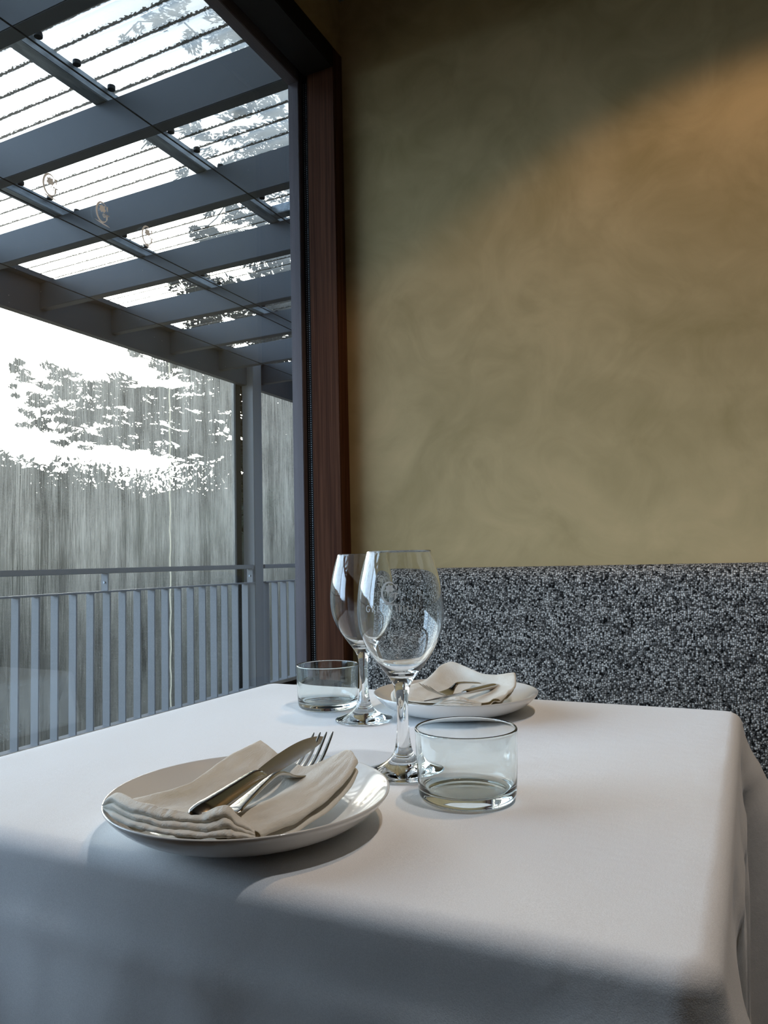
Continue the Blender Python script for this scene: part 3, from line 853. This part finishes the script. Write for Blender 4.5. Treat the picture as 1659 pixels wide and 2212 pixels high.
wine_glass(-.323, .695, 1.02, R(-79), 'clear stemmed wine glass in front, overlapping the other, lettering readable')
wine_glass(-.477, .905, 1.0, R(79), 'clear stemmed wine glass behind, nearer the window, lettering seen reversed')

def tumbler(x, y, label):
    pr = [(0, .0022), (.024, .0016), (.034, .0005), (.0375, .0), (.0402, .0008), (.0424, .0035), (.0434, .0080), (.0442, .0200), (.0449, .0400), (.0455, .0580), (.0456, .0606), (.0450, .0618), (.0442, .0620), (.0436, .0610), (.0435, .0580), (.0430, .0400), (.0422, .0200), (.0414, .0140), (.0398, .0105), (.036, .0090), (.030, .0084), (0, .0080)]
    c = crom([(r, 0, z) for r, z in pr], 3)
    bm = lathe(bmesh.new(), [(max(0, v.x), v.z) for v in c], 128, close=False)
    o = obj('tumbler', bm, MAT['tumbler'], smooth=True); o.location = (x, y, ZT)
    tag(o, label, 'glass', 'water tumblers on the table')
tumbler(-.2385, .646, 'low clear water tumbler in front, right of the wine glass stem')
tumbler(-.571, .970, 'low clear water tumbler at the back, near the window')

# ------------------------------------------------------------------ cutlery
def loft(bm, secs):
    """secs: list of closed rings (lists of vectors)"""
    rg = [[bm.verts.new(v) for v in s] for s in secs]
    n = len(rg[0])
    for a, b in zip(rg, rg[1:]):
        for i in range(n):
            j = (i+1) % n; bm.faces.new((a[i], a[j], b[j], b[i]))
    bm.faces.new(rg[0][::-1]); bm.faces.new(rg[-1])
    return bm
def esec(x, w, zc, t, n=16, p=2.5, yc=0, crown=0):
    out = []
    for i in range(n):
        a = 2*PI*i/n
        c, s = math.cos(a), math.sin(a)
        yy = math.copysign(abs(c)**(2/p), c)*w/2; zz = math.copysign(abs(s)**(2/p), s)*t/2
        out.append(Vector((x, yc+yy, zc+zz+crown*(1-(2*yy/w)**2 if w else 0))))
    return out
def smoothsecs(keys, n=5, **k):
    pts = crom([(a, b, c) for a, b, c, d in keys], n); th = crom([(a, d, 0) for a, b, c, d in keys], n)
    return [esec(p.x, max(.0006, p.y), p.z, max(.0005, q.y), **k) for p, q in zip(pts, th)]
def fork(loc, th, ph, ro, label, s=1.08, hl=1.0):
    root = empty('fork', loc)
    root.rotation_mode = 'XYZ'
    mt = Matrix.Rotation(th, 4, 'Z') @ Matrix.Rotation(-ph, 4, 'Y') @ Matrix.Rotation(ro, 4, 'X')
    root.rotation_euler = mt.to_euler()
    root.scale = (s, s, s)
    tag(root, label, 'fork')
    # handle: x,width,z,thick
    keys = [(-.0985, .013, .0042, .002), (-.097, .0150, .0044, .0024), (-.094, .0155, .0048, .0026), (-.090, .0140, .0055, .0028), (-.065, .0095, .0085, .0030), (-.042, .0066, .0110, .0034), (-.026, .0058, .0113, .0038), (-.014, .0075, .0080, .0034), (-.006, .0125, .0040, .0026), (.004, .0205, .0014, .0022), (.013, .0235, .0012, .0020), (.020, .0240, .0022, .0020), (.0225, .0238, .0026, .0018)]
    keys = [(a*hl if a < -.02 else a, b, c, d) for a, b, c, d in keys]
    obj('handle', loft(bmesh.new(), smoothsecs(keys, 5)), MAT['steel'], root, smooth=True, autos=50)
    for i in range(4):
        yc = -.0096+i*.0064
        kk = []
        for x, w, z, t in ((.020, .0044, .0024, .0018), (.030, .0038, .0052, .0018), (.042, .0034, .0100, .0018), (.053, .0029, .0158, .0017), (.062, .0023, .0210, .0015), (.066, .0012, .0234, .0010)):
            kk.append((x, w, z, t))
        pts = crom([(a, b, c) for a, b, c, d in kk], 4); tt = crom([(a, d, 0) for a, b, c, d in kk], 4)
        secs = [esec(p.x, p.y, p.z, q.y, 10, 3, yc=yc*(1-.05*(p.x-.02)/.05)) for p, q in zip(pts, tt)]
        obj('tine', loft(bmesh.new(), secs), MAT['steel'], root, smooth=True, autos=50)
    return root
def knife(loc, th, ph, ro, label, hl=1.0, s=1.0):
    root = empty('table_knife', loc); root.scale = (s, s, s)
    root.rotation_euler = (Matrix.Rotation(th, 4, 'Z') @ Matrix.Rotation(-ph, 4, 'Y') @ Matrix.Rotation(ro, 4, 'X')).to_euler()
    tag(root, label, 'knife')
    keys = [(-.081, .008, -.001, .003), (-.0785, .0165, -.0005, .0065), (-.070, .0185, 0, .0095), (-.060, .0170, 0, .0098), (-.030, .0155, 0, .0092), (-.008, .0150, 0, .0085), (.001, .0135, 0, .0070), (.006, .0105, 0, .0048)]
    keys = [(a*hl if a < -.02 else a, b, c, d) for a, b, c, d in keys]
    obj('handle', loft(bmesh.new(), smoothsecs(keys, 4, p=2.6)), MAT['steel'], root, smooth=True, autos=50)
    bm = bmesh.new()
    # blade: spine (y+) and belly (y-)
    prof = [(.004, .0058, -.0060), (.010, .0066, -.0078), (.025, .0080, -.0090), (.045, .0092, -.0098), (.065, .0092, -.0100), (.082, .0076, -.0095), (.096, .0040, -.0085), (.104, -.0002, -.0070), (.108, -.0045, -.0055)]
    pts = crom([(a, b, c) for a, b, c in prof], 4)
    secs = []
    for p in pts:
        tsp = .0011*(1-.5*p.x/.11)
        m_ = p.y*.2+p.z*.8
        p.y *= .82; p.z *= .78; m_ = p.y*.2+p.z*.8
        secs.append([Vector((p.x, p.y, tsp)), Vector((p.x, m_, tsp*.8)), Vector((p.x, p.z, .00015)), Vector((p.x, p.z, -.00015)), Vector((p.x, m_, -tsp*.8)), Vector((p.x, p.y, -tsp))])
    obj('blade', loft(bm, secs), MAT['blade'], root, smooth=True, autos=25)
    return root
knife((-.3597, .5009, .7944), 1.6288, .080, .4264, 'steel table knife on the folded napkin of the nearer plate')
fork((-.3500, .5370, .7835), 1.70, -.01, -.10, 'steel fork with upturned tines on the napkin of the nearer plate', 1.03)
fork((-.381, .968, .7810), 4.485, -.01, -.17, 'steel fork resting on the rumpled napkin of the farther plate', .9, .84)
knife((-.354, .9645, .7850), 4.463, .02, 0.15, 'steel table knife across the napkin of the farther plate, beside its fork', 1.11, .82)

# ------------------------------------------------------------------ napkins
def cr1(a, b, c, d, t): return .5*((2*b)+(c-a)*t+(2*a-5*b+4*c-d)*t*t+(3*b-a-3*c+d)*t**3)
def surf(grid, w, s):
    """grid[s][w] of points, w and s in 0..1"""
    nS, nW = len(grid), len(grid[0])
    def row(g, w):
        f = w*(nW-1); i = min(int(f), nW-2); t = f-i
        q = lambda k: Vector(g[k]) if 0 <= k < nW else (Vector(g[0])*2-Vector(g[1]) if k < 0 else Vector(g[-1])*2-Vector(g[-2]))
        return cr1(q(i-1), q(i), q(i+1), q(i+2), t)
    rows = [row(g, w) for g in grid]
    f = s*(nS-1); i = min(int(f), nS-2); t = f-i
    q = lambda k: rows[k] if 0 <= k < nS else (rows[0]*2-rows[1] if k < 0 else rows[-1]*2-rows[-2])
    return cr1(q(i-1), q(i), q(i+1), q(i+2), t)
def napkin(grid, layers, gap, seed, ruf, label, lip=None, th=.0011, zmin=lambda p: .757):
    bm = bmesh.new(); NS, NW = 46, 40
    path = []        # (w, layer offset, phase) serpentine across the width
    for l in range(layers):
        ws = [i/NW for i in range(NW+1)]
        if l % 2: ws = ws[::-1]
        path += [(w, l, l) for w in ws]
        if l < layers-1:
            e = ws[-1]
            for k in (1, 2, 3):
                a = PI*k/4
                path.append((e+(.022*math.sin(a) if e > .5 else -.022*math.sin(a)), l+(1-math.cos(a))/2, l+k/4))
    V = []
    for i in range(NS+1):
        s = i/NS; row = []
        for (w, lo, ph) in path:
            p = surf(grid, min(1, max(0, w)), s)
            if w > 1: p += (surf(grid, 1, s)-surf(grid, .95, s)).normalized()*(w-1)*.16
            if w < 0: p += (surf(grid, 0, s)-surf(grid, .05, s)).normalized()*(-w)*.16
            g = gap*(1+.35*noise.noise(Vector((w*4, s*4, seed))))
            p.z -= lo*g
            r = ruf*(math.exp(-s*5.5)+.25)
            p.z += r*noise.noise(Vector((w*7, s*2.2+ph*.35, seed+ph*.8)))
            p.x += .5*r*noise.noise(Vector((w*5, s*4, seed+7+ph)))
            p.y += (.9*r)*noise.noise(Vector((w*6, 0, seed+13+ph*1.7)))*math.exp(-s*5)
            p.z += .0012*noise.noise(Vector((w*16, s*9, seed+ph)))
            p.z = max(p.z, zmin(p)+.0006+ (layers-1-lo)*.0013)
            row.append(bm.verts.new(p))
        V.append(row)
    for i in range(NS):
        for k in range(len(path)-1):
            bm.faces.new((V[i][k], V[i][k+1], V[i+1][k+1], V[i+1][k]))
    if lip:
        # stacked, ruffled hem edges at the near end, rising to a crest over the cutlery handles
        A = crom(lip['low'], 8); Bc = crom(lip['crest'], 8); n = len(A)
        rows = []
        cen = Vector(lip['c'])
        for i in range(n):
            t = i/(n-1); lo, cr = A[i], Bc[i]
            outv = Vector((lo.x-cen.x, lo.y-cen.y, 0)).normalized()
            hgt = (cr-lo).length
            rw = []
            K = 27
            for k in range(K+1):
                u = k/K
                uu = u+.10*noise.noise(Vector((t*7, u*2, seed+60)))*math.sin(PI*u)
                q = lo.lerp(cr, u)
                bul = abs(math.sin(3*PI*uu))**.6
                q += outv*(-.0010+.0034*bul)*min(1, hgt/.008)+Vector((0, 0, -.0016*(1-bul)*math.sin(PI*u)))
                q += outv*.0012*noise.noise(Vector((t*22, u*3, seed)))+Vector((0, 0, (.3+.7*u)*.0010*noise.noise(Vector((t*30, u*2, seed+5)))))
                rw.append(bm.verts.new(q))
            for k in range(1, 7):
                u = k/6
                q = cr-outv*(.010*u)+Vector((0, 0, .0012*math.sin(PI*min(1, u*2))-.009*u*u))
                rw.append(bm.verts.new(q))
            rows.append(rw)
        for a, b in zip(rows, rows[1:]):
            for k in range(len(a)-1): bm.faces.new((a[k], a[k+1], b[k+1], b[k]))
    o = obj('linen_napkin', bm, MAT['linen'], smooth=True)
    sd = o.modifiers.new('solid', 'SOLIDIFY'); sd.thickness = th; sd.offset = 0
    sb_ = o.modifiers.new('sub', 'SUBSURF'); sb_.levels = 1; sb_.render_levels = 1
    tag(o, label, 'napkin', 'linen napkins on the plates'); return o
def plate_top(cx, cy):
    pr = [(0, .0065), (.055, .0065), (.076, .0075), (.088, .0105), (.098, .0155), (.106, .0215), (.1115, .0262), (.1145, .0280), (.2, .028)]
    def f(p):
        r = math.hypot(p.x-cx, p.y-cy)
        for (a, b), (c, d) in zip(pr, pr[1:]):
            if r <= c: return ZT+b+(d-b)*(r-a)/(c-a)+.001
        return ZT+.029
    return f
g1 = [
 [(-.440, .436, .783), (-.410, .430, .781), (-.375, .427, .783), (-.343, .428, .785), (-.315, .436, .779)],
 [(-.4096, .470, .790), (-.392, .470, .782), (-.362, .465, .779), (-.333, .463, .784), (-.306, .474, .781)],
 [(-.4096, .525, .799), (-.385, .520, .790), (-.356, .515, .778), (-.330, .520, .785), (-.307, .528, .785)],
 [(-.4096, .5745, .803), (-.378, .562, .794), (-.348, .556, .790), (-.3256, .583, .799), (-.3105, .5735, .796)]]
napkin(g1, 4, .0042, 3.0, .0035, 'folded cream linen napkin with ruffled hem under the nearer knife and fork',
       lip=dict(c=(-.3795, .517, 0),
         crest=[(-0.4566, 0.4363, 0.7803), (-0.4386, 0.429, 0.7921), (-0.4088, 0.4182, 0.7922), (-0.3946, 0.4171, 0.7922), (-0.3839, 0.4171, 0.7910), (-0.3743, 0.4181, 0.7905), (-0.3638, 0.4203, 0.7895), (-0.3502, 0.4235, 0.7900), (-0.3421, 0.4264, 0.7936), (-0.3345, 0.4299, 0.7944), (-0.3301, 0.4323, 0.7889), (-0.3231, 0.4344, 0.7839), (-0.3157, 0.4348, 0.7801)],
         low=[(-0.4500, 0.4329, 0.7800), (-0.4235, 0.4152, 0.7800), (-0.4025, 0.4084, 0.780), (-0.3876, 0.4063, 0.780), (-0.3749, 0.4061, 0.7798), (-0.3636, 0.4071, 0.7795), (-0.3533, 0.4091, 0.7793), (-0.3407, 0.4129, 0.779), (-0.3331, 0.416, 0.779), (-0.3259, 0.4196, 0.779), (-0.3217, 0.4221, 0.779), (-0.316, 0.4257, 0.7785), (-0.3111, 0.4293, 0.778)]),
       zmin=plate_top(-.3795, .517))
g2 = [
 [(-.437, .918, .780), (-.402, .908, .779), (-.3605, .906, .779), (-.318, .922, .780), (-.303, .945, .782)],
 [(-.452, .945, .782), (-.410, .950, .776), (-.370, .955, .773), (-.335, .965, .776), (-.302, .972, .785)],
 [(-.462, .972, .785), (-.425, .990, .783), (-.387, 1.030, .777), (-.345, 1.028, .779), (-.301, 1.008, .791)],
 [(-.455, .985, .784), (-.436, 1.016, .789), (-.4200, 1.074, .8085), (-.356, 1.056, .795), (-.3165, 1.058, .799)]]
napkin(g2, 3, .0040, 21.0, .0035, 'rumpled cream linen napkin peaked at the back of the farther plate',
       lip=dict(c=(-.385, 1.005, 0), crest=[(-.372, .906, .779), (-.356, .908, .786), (-.342, .912, .787), (-.330, .916, .783), (-.318, .921, .780)],
                low=[(-.374, .898, .779), (-.358, .896, .779), (-.343, .899, .779), (-.329, .904, .779), (-.316, .911, .779)]), zmin=plate_top(-.385, 1.005))
